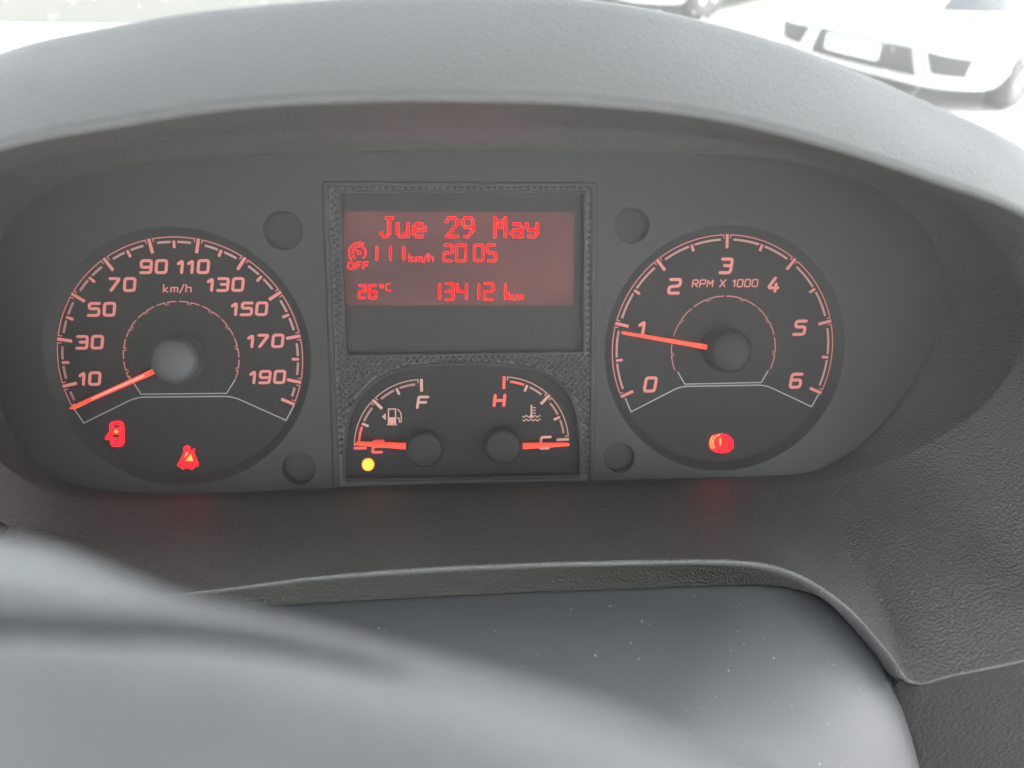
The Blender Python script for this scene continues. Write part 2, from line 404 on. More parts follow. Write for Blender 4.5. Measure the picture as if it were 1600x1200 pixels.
for q in rim_px:
    row = []; side = max(0, min(1, (q.x-1150)/270)); side = max(side, min(1, max(0, (150-q.x)/170))); side = side*side*(3-2*side); sgn = 1 if q.x > 600 else -1; dep = .0015+.019*side       # how far the edge rolls over: crisp behind, round on the right
    span = .16+.30*side
    for k in range(NTC+1):
        t = (k/NTC)**1.6; p_ = q.lerp(fin, t); u_ = max(0, 1-t/span)
        row.append(P(p_.x, p_.y, depth_of(p_.y)+dep*(1-math.sqrt(max(0, 1-u_*u_)))))
    e_ = row[0]; crow.append([e_+Vector((.006*side*sgn, .004, -.045)), e_+Vector((.004*side*sgn, .003, -.012)), e_+Vector((.001*side*sgn, .0012, -.002))]+row)
NXC = len(crow[0])-1
part('column_cover', [p for r_ in crow for p in r_], grid_faces(len(crow), NXC+1), 'smooth', colm, True, label='smooth dusty grey plastic column cover')

# ================================================================== STEERING WHEEL
WC = Vector((-.06428, -.24788, -.23516)); WN = Vector((-.17, -1, .0167)).normalized()
e1 = WN.cross(Vector((0, 0, 1))).normalized(); e1 = -e1 if e1.x < 0 else e1
e2 = WN.cross(e1); e2 = -e2 if e2.z < 0 else e2
WR, WT = .20, .0155
NA, NT = 560, 300
def proj(p):
    d = p-CAMP; z = d.dot(_f); return 800+FPX*d.dot(_r)/z, 600-FPX*d.dot(_u)/z
bulge = [(-200, 10), (0, 8), (100, -12), (200, -30), (300, -30), (400, -26), (600, -20), (800, -4), (1000, 10), (1150, 14), (1400, 0)]
seam = [(-200, 62), (0, 62), (150, 52), (300, 43), (450, 39), (600, 37), (750, 37), (900, 38)]
def interp(tab, x):
    return float(np.interp(x, [t[0] for t in tab], [t[1] for t in tab]))
wv = []
for i in range(NA):
    a = 2*math.pi*i/NA; a = a if a < math.pi else a-2*math.pi
    rad = e1*math.sin(a)+e2*math.cos(a); c = WC+rad*WR
    vis = abs(a) < 1.2
    if vis:
        sx = proj(c+rad*WT)[0]; dr = -interp(bulge, sx)*-1*.06/FPX
        view = (CAMP-c); view = (view-rad.cross(WN)*view.dot(rad.cross(WN))).normalized()
        perp = (rad-view*rad.dot(view)).normalized()
        gf = max(0, min(1, (680-sx)/460))*max(0, min(1, (a+1.2)/.3)); sa = R(interp(seam, sx))
    else: dr = 0; gf = 0
    for k in range(NT):
        th = 2*math.pi*k/NT
        n = rad*math.cos(th)-WN*-1*math.sin(th)*1.0
        r_ = WT+dr
        if gf > 0:
            ang = math.atan2(n.dot(view), n.dot(perp)); dd = (ang-sa)*WT
            r_ -= gf*.0090*math.exp(-(dd/.0010)**2)
        wv.append(c+n*r_)
wf = []
for i in range(NA):
    for k in range(NT):
        wf.append((i*NT+k, i*NT+(k+1) % NT, ((i+1) % NA)*NT+(k+1) % NT, ((i+1) % NA)*NT+k))
wheel = part('steering_wheel', wv, wf, 'leather', colm, True, label='blurred grey leather steering wheel rim with seam groove')
# hub pad and spokes (below the picture), carried by the column
hv = []; prof = [(.0, .0), (.045, .0), (.062, .006), (.070, .018), (.068, .04), (.03, .05), (.028, .075)]
for r_, y in prof:
    for i in range(48):
        a = 2*math.pi*i/48; hv.append(WC+(e1*math.cos(a)+e2*math.sin(a))*max(r_, 1e-4)-WN*(y-.004))
part('hub_pad', hv, grid_faces(len(prof), 48, True), 'hubpad', wheel, True)
for ang in (100, 180, 260):
    a = R(ang); d = e1*math.sin(a)+e2*math.cos(a); s = d.cross(WN); sv = []
    for q, hw, th in ((.055, .024, .008), (.12, .017, .006), (.19, .014, .007)):
        cc = WC+d*q-WN*.012*(1-(q-.055)/.135)
        for k in range(16):
            b = 2*math.pi*k/16; sv.append(cc+s*hw*math.cos(b)+WN*th*math.sin(b))
    part('spoke', sv, grid_faces(3, 16, True), 'hubpad', wheel, True)

# ================================================================== INSTRUMENT CLUSTER
SP = Vector((-.1006, 0, -.0335)); TA = Vector((.1094, 0, -.0333)); RD = .0485
clu = thing('instrument_cluster', 'dark van instrument cluster with red lit dials and message display', 'instrument cluster', P(720, 755, 0))
YP = -.0035                                                # front of the mask plate
outline = [(p.x, p.z) for p in catmull([P(a[0], a[1], YP) for a in AB], 4)]
x0, z1 = P(503, 284, YP).x, P(503, 284, YP).z; x1, z0 = P(929, 284, YP).x, P(720, 757, YP).z
rect = [(x0, z0), (x1, z0), (x1, z1), (x0, z1)]
rect = [(p.x, p.y) for p in fillet(rect, .002, True)]
dimples = [(442, 360, .0070), (467, 732, .0062), (988, 352, .0066), (968, 716, .0060)]
dl = []
for dx, dy, dr in dimples:
    p = P(dx, dy, YP); dl.append((p.x, p.z, dr))
plate('mask_plate', [outline, circ(SP.x, SP.z, RD), circ(TA.x, TA.z, RD), rect]+[circ(a, b, c, 48) for a, b, c in dl], YP, .002, 'mask', clu, bevel=.0004)
for a, b, c in dl:
    vv, ff = lathe(a, b, [(c+.0004, .0018), (c+.0004, .0008), (c-.0006, .0006), (.0, .0006)], 40)
    part('recessed_cap', vv, ff, 'rimp', clu)

def arc_pts(c, r, a0, a1, n=None):
    n = n or max(3, int(abs(a1-a0)/R(1.5))+1)
    return [Vector((r*math.sin(a0+(a1-a0)*i/(n-1)), r*math.cos(a0+(a1-a0)*i/(n-1)))) for i in range(n)]
def pol(r, a): return Vector((r*math.sin(a), r*math.cos(a)))
def single(name, items, c, lift, m, parent, **k):
    mb = MB(); put(mb, items, at_plane(c), lift); return mb.build(name, m, parent, **k)

def scale(dial, c, majors, ro, ri, minor_between, mats, hooks=True, thick=1.0):
    """major ticks at the given angles, minor ticks, thin outer line with hooks, dim inner bars"""
    tk, ln, dm = mats
    for a in majors: single('major_tick', [ribbon([pol(ri, a), pol(ro, a)], .00118*thick, cap=False)], c, .00022, tk(a), dial)
    for a0, a1 in zip(majors[:-1], majors[1:]):
        if abs(a1-a0) < R(16): mids = []
        else: mids = [(a0+a1)/2]
        for a in mids: single('minor_tick', [ribbon([pol(ro-.0045+.0002, a), pol(ro-.0016, a)], .00105*thick, cap=False)], c, .00022, tk(a), dial)
        g = .0014/ro
        line = [pol(ro-.0016, a0+g)]+arc_pts(c, ro-.00025, a0+g*.95, a1-g*.95)+[pol(ro-.0016, a1-g)]
        single('scale_line', [ribbon(line, .00034, cap=False)], c, .00018, ln((a0+a1)/2), dial)
        ed = [a0+g*1.9]+[q for a in mids for q in (a-g*.9, a+g*.9)]+[a1-g*1.9]
        for b0, b1 in zip(ed[0::2], ed[1::2]):
            if b1 > b0: single('scale_bar', [ribbon(arc_pts(c, ro-.0020, b0, b1), .00085, cap=False)], c, .00012, dm((b0+b1)/2), dial)

def big_dial(name, c, majors, label):
    vv, ff = lathe(c.x, c.z, [(RD+.0006, -.0032), (RD-.0002, -.0030), (RD-.0024, -.0004), (RD-.0030, -.0002)], 128)
    ff = ff[:-1]
    face_v, face_f = lathe(c.x, c.z, [(RD+.001, .0006), (RD-.0012, 0), (.0, 0)], 128)
    d = part(name, face_v, face_f, 'dial', clu, label=label)
    part('dial_rim', vv, ff, 'rimp', d, True)
    same = lambda a: 'salmon'
    scale(d, c, majors, .0452, .0398, True, (same, same, lambda a: 'salmon_dim'))
    return d
step = R(22.9)
spm = [R(-114.5)]+[(i-4.5)*step for i in range(10)]+[R(114.5)]
sp = big_dial('speedometer', SP, spm, 'speedometer dial marked 10 to 190 in lit salmon figures')
tam = [(i-3)*R(38) for i in range(7)]
ta = big_dial('tachometer', TA, tam, 'engine speed dial marked 0 to 6 in lit salmon figures')
for i, s, x, y in [(0, '10', 140.5, 591.4), (1, '30', 140.5, 534.7), (2, '50', 159.3, 483.3), (3, '70', 191, 444.6), (4, '90', 240.5, 416.6), (5, '110', 302, 416.6),
                   (6, '130', 352.5, 444.6), (7, '150', 389.7, 482.5), (8, '170', 415, 532.7), (9, '190', 418, 589)]:
    single('numeral', text2d(s, .0044, .0036, .00108, .0019, .15, .2), P(x, y, 0), .0002, 'salmon', sp)
single('unit_lettering', text2d('km/h', .0022, .0018, .00048, .0009, .12, .15), P(277.4, 451.5, 0), .0002, 'salmon', sp)
for s, x, y in [('0', 1016, 600.6), ('1', 1002.5, 513.4), ('2', 1053.8, 447.3), ('3', 1134.5, 415.4), ('4', 1208.6, 444.8), ('5', 1250, 512), ('6', 1243.4, 594.7)]:
    single('numeral', text2d(s, .0053, .0041, .00122, .002, .16, .2), P(x, y, 0), .0002, 'salmon', ta)
single('unit_lettering', text2d('RPM X 1000', .0027, .0021, .0005, .0009, .13, .18), P(1132.7, 442.6, 0), .0002, 'salmon', ta)
for d, c, stepi, n in ((sp, SP, R(22.9)/2, 20), (ta, TA, R(19), 12)):
    tot = stepi*n
    for i in range(n):
        a0 = -tot/2+i*stepi+R(1.3); a1 = -tot/2+(i+1)*stepi-R(1.3)
        if n == 20 and i in (0, 19): pass
        rr = .0212; pts = arc_pts(c, rr, a0, a1, 7)
        if i % 2 == 0: pts = pts+[pol(rr-.0010, a1)]
        else: pts = [pol(rr-.0010, a0)]+pts
        single('inner_ring_dash', [ribbon(pts, .00036, cap=False)], c, .0002, 'salmon', d)
def pxline(name, pts, wpx, Y, m, parent, r=0):
    q = fillet([Vector(p) for p in pts], r) if r else [Vector(p) for p in pts]
    mb = MB(); put(mb, [ribbon(q, wpx, cap=False)], px_plane(Y), .0002); return mb.build(name, m, parent)
pxline('silver_line', [(201, 587), (220.5, 616), (354, 614.5), (367.5, 593)], 1.7, 0, 'white', sp)
pxline('silver_line', [(116.5, 640), (131, 661)]+[(p_.x, p_.y) for p_ in fillet([Vector(q_) for q_ in ((131, 661), (213, 620.6), (363, 619.2), (447, 656.8))], 14)][1:]+[(459, 634)], 1.8, 0, 'white', sp)
pxline('silver_line', [(1059, 581), (1070, 600.2), (1189.5, 597.6), (1200.5, 579)], 1.6, 0, 'white', ta)
pxline('silver_line', [(977, 622), (986, 643.5)]+[(p_.x, p_.y) for p_ in fillet([Vector(q_) for q_ in ((986, 643.5), (1063, 603.8), (1196, 601.6), (1268, 635.5))], 12)][1:]+[(1279, 616)], 1.7, 0, 'white', ta)

def needle(name, base, tip, w0, w1, Y, c, parent, core=True):
    b, t = P(*base, Y), P(*tip, Y); d = (t-b).normalized(); n = Vector((-d.z, 0, d.x)); mb = MB()
    up = Vector((0, -.0011, 0))
    prof = lambda p, w: [p+n*w/2, p+n*w*.32+up, p-n*w*.32+up, p-n*w/2]
    secs = [(b, w0), (b.lerp(t, .5), (w0+w1)/2), (b.lerp(t, .97), w1), (t, w1*.55)]
    vs = [q for p, w in secs for q in prof(p, w)]
    fs = grid_faces(4, 4)+[(0, 1, 2, 3), (12, 13, 14, 15)]
    nd = part(name, vs, fs, 'needle', parent)
    if core:
        a = b.lerp(t, .12); e = b.lerp(t, .74)
        part('needle_core', [a+n*w0*.16+up*1.15, a-n*w0*.16+up*1.15, e-n*w1*.2+up*1.15, e+n*w1*.2+up*1.15], [(0, 1, 2, 3)], 'needle_core', nd)
    return nd
needle('speedometer_needle', (243, 579), (111, 638), .0021, .0013, -.005, SP, clu)
needle('tachometer_needle', (1111, 543.5), (971, 519.5), .0021, .0012, -.005, TA, clu, core=False)
def hub(name, c, r, y0, y1, m, parent, dome=.0016):
    prof = [(r*1.02, y0), (r, y1+.0012), (r*.965, y1+.0004), (r*.90, y1)]
    for k in range(1, 9):
        t = k/8; prof.append((r*.90*math.cos(t*math.pi/2)+1e-5, y1-dome*math.sin(t*math.pi/2)))
    vv, ff = lathe(c.x, c.z, prof, 64); return part(name, vv, ff, m, parent, True)
hub('speedometer_hub', SP, .0088, 0, -.0095, 'hub', clu)
hub('tachometer_hub', TA, .0088, 0, -.0095, 'hub_d', clu)

# ---- centre frame with knurled bezel
frame_w = MB()
YK = -.0030
def rp(x, y, Y=YK): p = P(x, y, Y); return (p.x, p.z)
def rect_px(xa, ya, xb, yb, r=.0012, Y=YK):
    pa, pb = P(xa, ya, Y), P(xb, yb, Y); return [(q.x, q.y) for q in fillet([(pa.x, pb.z), (pb.x, pb.z), (pb.x, pa.z), (pa.x, pa.z)], r, True)]
win = rect_px(532, 301, 911, 550, .0008)
gcurve = [(541, 748), (541, 700), (548, 655), (567, 618), (600, 590), (645, 576), (720, 571), (795, 573), (845, 583), (880, 607), (898, 640), (905, 690), (905, 742)]
gl = [rp(*q) for q in [tuple(x) for x in [(v_.x, v_.y) for v_ in catmull([Vector(q) for q in gcurve], 14, False)]]]
outer = rect_px(508, 288, 924, 755, .0016)
plate('bezel_plate', [outer, win, gl], YK, .002, 'knurl', clu, bevel=.0003)
# plain rim round the bezel, a step proud
plate('bezel_rim', [rect_px(504, 284.5, 928.5, 756.5, .002), rect_px(513, 291, 920.5, 752, .0014)], YK-.0014, YK+.001, 'mask', clu, bevel=.0005)
plate('window_rim', [rect_px(528, 297.5, 914.5, 553, .0011), rect_px(533.5, 302.5, 910, 548.5, .0007)], YK-.0011, YK+.001, 'mask', clu, bevel=.0004)
def inside(poly, x, z):
    c = False; j = len(poly)-1
    for i in range(len(poly)):
        if (poly[i][1] > z) != (poly[j][1] > z) and x < (poly[j][0]-poly[i][0])*(z-poly[i][1])/(poly[j][1]-poly[i][1])+poly[i][0]: c = not c
        j = i
    return c
kn = MB(); pit = .0025; hz = .0007
kin = rect_px(514, 292, 919.5, 751, .001); kout = rect_px(527, 296.5, 915.5, 554, .001)
def grow(poly, d):
    out = []; n_ = len(poly); sg = 1 if sum(poly[i][0]*poly[(i+1) % n_][1]-poly[(i+1) % n_][0]*poly[i][1] for i in range(n_)) > 0 else -1
    for i in range(n_):
        a_, b_ = Vector(poly[i-1]), Vector(poly[(i+1) % n_]); t_ = (b_-a_).normalized(); out.append((poly[i][0]+sg*t_.y*d, poly[i][1]-sg*t_.x*d))
    return out
gg = grow(gl, .0016)
plate('gauge_rim', [grow(gl, .0013), grow(gl, -.0002)], YK-.0008, YK+.001, 'rimp', clu, bevel=.0003)
xa, za = P(510, 752, YK).x, P(510, 752, YK).z; xb, zb = P(924, 288, YK).x, P(924, 288, YK).z
j = 0; z = za
while z < zb:
    x = xa+(pit/2 if j % 2 else 0)
    while x < xb:
        if inside(kin, x, z) and not inside(kout, x, z) and not inside(gg, x, z):
            h = pit*.47
            kn.add([(x-h, YK-1e-5, z), (x, YK-1e-5, z-h), (x+h, YK-1e-5, z), (x, YK-1e-5, z+h), (x, YK-hz, z)], [(0, 1, 4), (1, 2, 4), (2, 3, 4), (3, 0, 4)])
        x += pit
    z += pit/2; j += 1
kn.build('knurling', 'knurl', clu, kind='stuff')

# ---- message display
YL = -.0004
pa, pb = P(525, 294, YL), P(920, 558, YL)
disp = part('message_display', [(pa.x, YL, pb.z), (pb.x, YL, pb.z), (pb.x, YL, pa.z), (pa.x, YL, pa.z)], [(0, 1, 2, 3)], 'lcdglass', clu, label='red backlit message display reading Jue 29 May')
mb = MB(); q = [Vector(p) for p in fillet([(537, 330.5), (897, 331.5), (896, 477), (538, 477)], 3, True)]
mb.add([P(p.x, p.y, YL-.00008) for p in q], [tuple(range(len(q)))]); mb.build('backlit_area', 'lcdbg', disp)
FN = px_plane(YL-.0002)
def lcd(name, items, m='lcd'):
    mb = MB(); put(mb, items, FN, 0, 1e-5); return mb.build(name, m, disp)
DOT = {'J': ['00111', '00010', '00010', '00010', '00010', '10010', '01100'], 'u': ['00000', '00000', '10001', '10001', '10001', '10011', '01101'],
       'e': ['00000', '00000', '01110', '10001', '11111', '10000', '01110'], '2': ['01110', '10001', '00001', '00010', '00100', '01000', '11111'],
       '9': ['01110', '10001', '10001', '01111', '00001', '00010', '01100'], 'M': ['10001', '11011', '10101', '10101', '10001', '10001', '10001'],
       'a': ['00000', '00000', '01110', '00001', '01111', '10001', '01111'], 'y': ['00000', '00000', '10001', '10001', '01111', '00001', '01110']}
cw, rh = 4.12, 4.80
for ch, x in [('J', 593.8), ('u', 619.2), ('e', 644.8), ('2', 695.8), ('9', 721.0), ('M', 771.2), ('a', 796.9), ('y', 821.0)]:
    its = []
    for r_, line in enumerate(DOT[ch]):
        for c_, b in enumerate(line):
            if b == '1':
                xx, yy = x+c_*cw, 338.3+r_*rh; e = .42
                its.append(([Vector((xx-e, yy+.05)), Vector((xx+cw+e, yy+.05)), Vector((xx+cw+e, yy+rh-.05)), Vector((xx-e, yy+rh-.05))], [(0, 1, 2, 3)]))
    lcd('dot_letter', its)
SEG = {'0': 'abcdef', '1': 'bc', '2': 'abged', '3': 'abgcd', '4': 'fgbc', '5': 'afgcd', '6': 'afgedc'}
def seg7(ch, xa, xb, ya, yb, w=3.6):
    ym = (ya+yb)/2; i = w/2; xa += i; xb -= i; ya += i; yb -= i; g = w*.28; its = []
    S = dict(a=((xa+g, ya), (xb-g, ya)), b=((xb, ya+g), (xb, ym-g)), c=((xb, ym+g), (xb, yb-g)), d=((xa+g, yb), (xb-g, yb)),
             e=((xa, ym+g), (xa, yb-g)), f=((xa, ya+g), (xa, ym-g)), g=((xa+g, ym), (xb-g, ym)))
    for s in SEG[ch]: its.append(ribbon(S[s], w*1.02))
    lcd('segment_digit', its)
for x in (588.8, 610, 631): seg7('1', x-12, x+1.9, 383.2, 408)
for ch, xa_, xb_ in [('2', 691.9, 708.3), ('0', 711.8, 729.4), ('0', 739.2, 756.4), ('5', 760, 776.4)]: seg7(ch, xa_, xb_, 381, 409.4)
for ch, xa_, xb_ in [('1', 676, 688.7), ('3', 694.2, 710.2), ('4', 713, 730.4), ('1', 735, 750), ('2', 755, 772.2), ('1', 778, 791.7)]: seg7(ch, xa_, xb_, 441.2, 469.6)
for ch, xa_, xb_ in [('2', 559.2, 573), ('6', 575.4, 589.6)]: seg7(ch, xa_, xb_, 444.2, 467.2, 3.2)
def lcd_text(name, s, cx, cy, h, w, st, gap, rad=.25):
    its = [([Vector((cx+p.x, cy-p.y)) for p in v_], f_) for v_, f_ in text2d(s, h, w, st, gap, 0, rad)]; lcd(name, its)
lcd_text('unit_text', 'km/h', 658.4, 404.0, 9.2, 7.2, 2.0, 2.6)
lcd_text('unit_text', 'km', 806.2, 463.6, 8.6, 8.0, 2.2, 3)
lcd_text('off_text', 'OFF', 559.6, 414.8, 10.2, 7.6, 2.0, 4.0, .4)
lcd_text('degree_text', 'C', 606.6, 448.6, 10.4, 6.6, 1.5, 2, .4)
def arc_px(cx, cy, r, d0, d1, n=24): return [Vector((cx+r*math.cos(R(d0+(d1-d0)*i/n)), cy-r*math.sin(R(d0+(d1-d0)*i/n)))) for i in range(n+1)]
lcd('degree_text', [ribbon(arc_px(596.4, 447, 2.6, 0, 345, 16), 1.6, cap=False)])
icx, icy = 561.2, 395
lcd('cruise_icon', [ribbon(arc_px(icx, icy, 10.6, 232, -52), 1.9), ribbon(arc_px(icx, icy, 16.0, 222, 84), 1.9),
                    ribbon([Vector((icx, icy)), Vector((icx-7.6, icy-7.4))], 2.0),
                    (arc_px(icx, icy, 3.1, 0, 340, 14), [tuple(range(15))]),
                    ([Vector((icx+.5, icy-19)), Vector((icx+5, icy-16)), Vector((icx+.5, icy-12.6))], [(0, 1, 2)]),
                    ribbon([Vector((icx+5.4, icy-12.5)), Vector((icx+7.2, icy-15.6))], 1.8)]+
                   [ribbon([Vector((icx+8.2*math.cos(R(q)), icy-8.2*math.sin(R(q)))), Vector((icx+10*math.cos(R(q)), icy-10*math.sin(R(q))))], 1.2) for q in (0, 45, 90, 180)])

# ---- fuel and temperature gauges in the lower window
GF = Vector((-.01065, 0, -.0700)); GT = Vector((.0207, 0, -.0693))
pa, pb = P(520, 560, .0004), P(925, 765, .0004)
gp = part('gauge_panel', [(pa.x, .0004, pb.z), (pb.x, .0004, pb.z), (pb.x, .0004, pa.z), (pa.x, .0004, pa.z)], [(0, 1, 2, 3)], 'dial', clu, label='lower window with fuel and temperature gauges')
ro = .0269
fa = [R(-90), R(-45), R(0)]
scale(gp, GF, fa, ro, ro-.0050, True, (lambda a: 'redprint' if a < R(-80) else 'pink', lambda a: 'pink', lambda a: 'redprint' if a < R(-72) else 'salmon_dim'), thick=.95)
ta_ = [R(2), R(45), R(88)]
scale(gp, GT, ta_, ro-.0002, ro-.0052, True, (lambda a: 'redprint' if a < R(10) else 'pink', lambda a: 'redprint' if a < R(1) else 'pink', lambda a: 'redprint' if a < R(16) else 'salmon_dim'), thick=.95)
single('gauge_letter', text2d('F', .0042, .0036, .00105, .001, .17, .12), P(660.5, 628.5, 0), .0002, 'pink', gp)
single('gauge_letter', text2d('H', .0042, .0038, .00115, .001, .12, .12), P(780.4, 625.5, 0), .0002, 'redprint', gp)
single('gauge_letter', text2d('C', .0045, .0036, .00105, .001, .17, .16), P(851.7, 691.5, 0), .0002, 'pink', gp)
single('gauge_letter', text2d('E', .0045, .0036, .00105, .001, .17, .12), P(590.6, 697.6, 0), .0002, 'redprint', gp)
FG = px_plane(0)
def gpx(name, items, m, parent=gp):
    mb = MB(); put(mb, items, FG, .0002, 2e-5); return mb.build(name, m, parent)
quad = lambda *p: ([Vector(x) for x in p], [tuple(range(len(p)))])
gpx('fuel_pump_icon', [quad((606, 652), (619, 652), (619, 662.5), (606, 662.5)), ribbon([(607, 652), (607, 639), (618, 639), (618, 652)], 2.0, cap=False),
                       quad((604.5, 662.8), (620.5, 662.8), (620.5, 664.4), (604.5, 664.4)), quad((596.5, 651), (602.8, 645.5), (602.8, 656.5)),
                       ribbon(fillet([(620.6, 653), (623.5, 653), (624, 660), (627.2, 659), (626.6, 645), (621.5, 639.5)], 3), 1.7)], 'pink')
wave = lambda y: ribbon([Vector((817+i*1.0, y+1.3*math.sin(i*.9))) for i in range(28)], 1.5)
gpx('coolant_icon', [ribbon([(830.4, 633.5), (830.4, 650)], 2.6), ribbon([(832.5, 637), (837, 637)], 1.6, cap=False), ribbon([(832.5, 641.2), (837, 641.2)], 1.6, cap=False),
                     ribbon([(832.5, 645.4), (837, 645.4)], 1.6, cap=False), (arc_px(830.4, 650.5, 2.9, 0, 340, 14), [tuple(range(15))]), wave(650.5), wave(656.3)], 'pink')
needle('fuel_needle', (634, 697.2), (556, 692.6), .0026, .0016, -.004, GF, clu, core=False)
needle('temperature_needle', (817, 697), (889.5, 694.2), .0026, .0014, -.004, GT, clu, core=False)
hub('gauge_hub', Vector((-.0098, 0, -.0700)), .0072, 0, -.0068, 'hub_d', clu, .0005)
hub('gauge_hub', Vector((.0206, 0, -.0696)), .0072, 0, -.0068, 'hub_d', clu, .0005)
def solid_px(name, loops, m, parent, Y, yf):
    """small lit lens with depth, outline measured in the photograph"""
    return plate(name, [[(P(x, y, Y).x, P(x, y, Y).z) for x, y in lp] for lp in loops], Y-yf, Y+.0002, m, parent)
def ell(cx, cy, rx, ry, n=28): return [(cx+rx*math.cos(2*math.pi*i/n), cy+ry*math.sin(2*math.pi*i/n)) for i in range(n)]
rr_ = lambda pts, r: [(p.x, p.y) for p in fillet(pts, r, True)]
lamp = solid_px('fuel_reserve_lamp', [ell(575.3, 725.4, 9.8, 9.8)], 'amber_e', clu, 0, .0008); tag(lamp, 'round amber lamp glowing below the fuel needle')
solid_px('lamp_lens', [ell(575.5, 725.2, 7.6, 7.6)], 'amber', lamp, 0, .0011)
# ---- warning lights
w = solid_px('door_warning_light', [rr_([(172.5, 661), (178, 658), (190, 658), (194, 663), (194, 693), (190, 697), (176, 697), (173.5, 690)], 4),
                                    [(177, 663.2), (188, 663.2), (188, 668.6), (177, 668.6)], [(176.5, 677.6), (188, 677.6), (189, 684), (176, 684)]], 'warn', clu, 0, .0008)
tag(w, 'lit red open door symbol'); 
solid_px('open_door', [rr_([(172.2, 674), (174, 679), (170, 687), (166, 686), (165.5, 683)], 1.5)], 'warn', w, 0, .0008)
solid_px('bright_spot', [ell(183, 673.5, 3.2, 2.6, 14)], 'warn_or', w, 0, .0010)
w = solid_px('seat_belt_warning_light', [rr_([(289, 706), (300, 704), (305, 711), (309, 722), (311, 726), (309, 728.5), (304, 728.5), (301, 733.5), (296.5, 731), (293.5, 729.8), (290, 731), (286, 733), (283, 728.5), (279, 728), (278.2, 725), (282, 720), (286, 711)], 2)], 'warn', clu, 0, .0008)
tag(w, 'lit red unfastened seat belt symbol')
solid_px('belt_head', [ell(292.5, 701.3, 5, 5.2)], 'warn', w, 0, .00075)
solid_px('belt_strap', [[(300.5, 705), (303.4, 700.5), (305, 702), (302.5, 707.5)]], 'warn', w, 0, .0007)
solid_px('bright_spot', [[(291.2, 719), (299.5, 708.6), (302.8, 719.4)]], 'warn_or', w, 0, .0010)
solid_px('bright_spot', [[(289, 712.8), (293.6, 705), (295.2, 706.5), (290.5, 713.6)]], 'warn_or', w, 0, .0010)
w = solid_px('brake_warning_light', [rr_([(1107.6, 692), (1111, 681.5), (1120, 678.4), (1128, 677.6), (1138, 680), (1144.5, 687), (1145, 698), (1139, 705), (1128, 707.6), (1115, 705), (1109, 700)], 5)], 'warn', clu, 0, .0008)
tag(w, 'lit red brake symbol with exclamation mark')
FW = px_plane(-.0009)
def wpx(items):
    mb = MB(); put(mb, items, FW, 0, 2e-5); mb.build('bright_stroke', 'warn_or', w)
wpx([ribbon(arc_px(1126, 691.5, 12.2, 98, 222), 1.5)]); wpx([ribbon(arc_px(1126, 691.5, 15.8, 140, 215), 1.4)]); wpx([ribbon([(1125.6, 685.6), (1125.4, 694.4)], 2.4)])

# ---- clear curved cover over the cluster
def lens_mat():
    m = bpy.data.materials.new('clear_cover'); m.use_nodes = True; t = m.node_tree; t.nodes.clear()
    out = t.nodes.new('ShaderNodeOutputMaterial'); tr = t.nodes.new('ShaderNodeBsdfTransparent'); gl_ = t.nodes.new('ShaderNodeBsdfGlossy')
    gl_.inputs['Roughness'].default_value = .4; tr.inputs[0].default_value = (.97, .97, .97, 1)
    df = t.nodes.new('ShaderNodeBsdfDiffuse'); df.inputs[0].default_value = (.6, .6, .58, 1)
    fr = t.nodes.new('ShaderNodeFresnel'); fr.inputs[0].default_value = 1.22
    m1 = t.nodes.new('ShaderNodeMixShader'); m2 = t.nodes.new('ShaderNodeMixShader'); m2.inputs[0].default_value = .032  # even pale diffuse share stands in for the glare veil over the dials
    tc = t.nodes.new('ShaderNodeTexCoord'); vo = t.nodes.new('ShaderNodeTexVoronoi'); vo.inputs['Scale'].default_value = 210; t.links.new(tc.outputs['Object'], vo.inputs['Vector'])
    sc_ = t.nodes.new('ShaderNodeSeparateColor'); t.links.new(vo.outputs['Color'], sc_.inputs[0])
    pw = t.nodes.new('ShaderNodeMath'); pw.operation = 'POWER'; pw.inputs[1].default_value = 5; t.links.new(sc_.outputs[0], pw.inputs[0])
    mu = t.nodes.new('ShaderNodeMath'); mu.operation = 'MULTIPLY'; mu.inputs[1].default_value = .11; t.links.new(pw.outputs[0], mu.inputs[0])
    lt = t.nodes.new('ShaderNodeMath'); lt.operation = 'LESS_THAN'; t.links.new(vo.outputs['Distance'], lt.inputs[0]); t.links.new(mu.outputs[0], lt.inputs[1])
    ma = t.nodes.new('ShaderNodeMath'); ma.operation = 'MULTIPLY_ADD'; ma.inputs[1].default_value = .10; ma.inputs[2].default_value = .032; t.links.new(lt.outputs[0], ma.inputs[0]); t.links.new(ma.outputs[0], m2.inputs[0])
    t.links.new(fr.outputs[0], m1.inputs[0]); t.links.new(tr.outputs[0], m1.inputs[1]); t.links.new(gl_.outputs[0], m1.inputs[2])
    t.links.new(m1.outputs[0], m2.inputs[1]); t.links.new(df.outputs[0], m2.inputs[2]); t.links.new(m2.outputs[0], out.inputs[0])
    return m
lv = []; LR = 16                                          # foot deep in the binnacle, upright brow just inside the hood lip
def lens_y(z):
    f_ = max(0, min(1, (z+.086)/.128)); return -.010-.066*(1-(1-f_)**1.35)
LA = []
for i in range(NC):
    best = min((abs(rows[k][i].lerp(rows[k+1][i], u_).y-lens_y(rows[k][i].lerp(rows[k+1][i], u_).z)), k, u_) for k in range(1, NR) for u_ in (0, .25, .5, .75))
    LA.append(rows[best[1]][i].lerp(rows[best[1]+1][i], best[2]))
LA = [(LA[i-1]+LA[i]*2+LA[(i+1) % NC])/4 for i in range(NC)]
cen = Vector((.02, 0, -.02))
for j in range(LR+1):
    t = j/LR
    for p in LA:
        q = cen.lerp(p, t); lv.append(Vector((q.x, lens_y(q.z), q.z)))
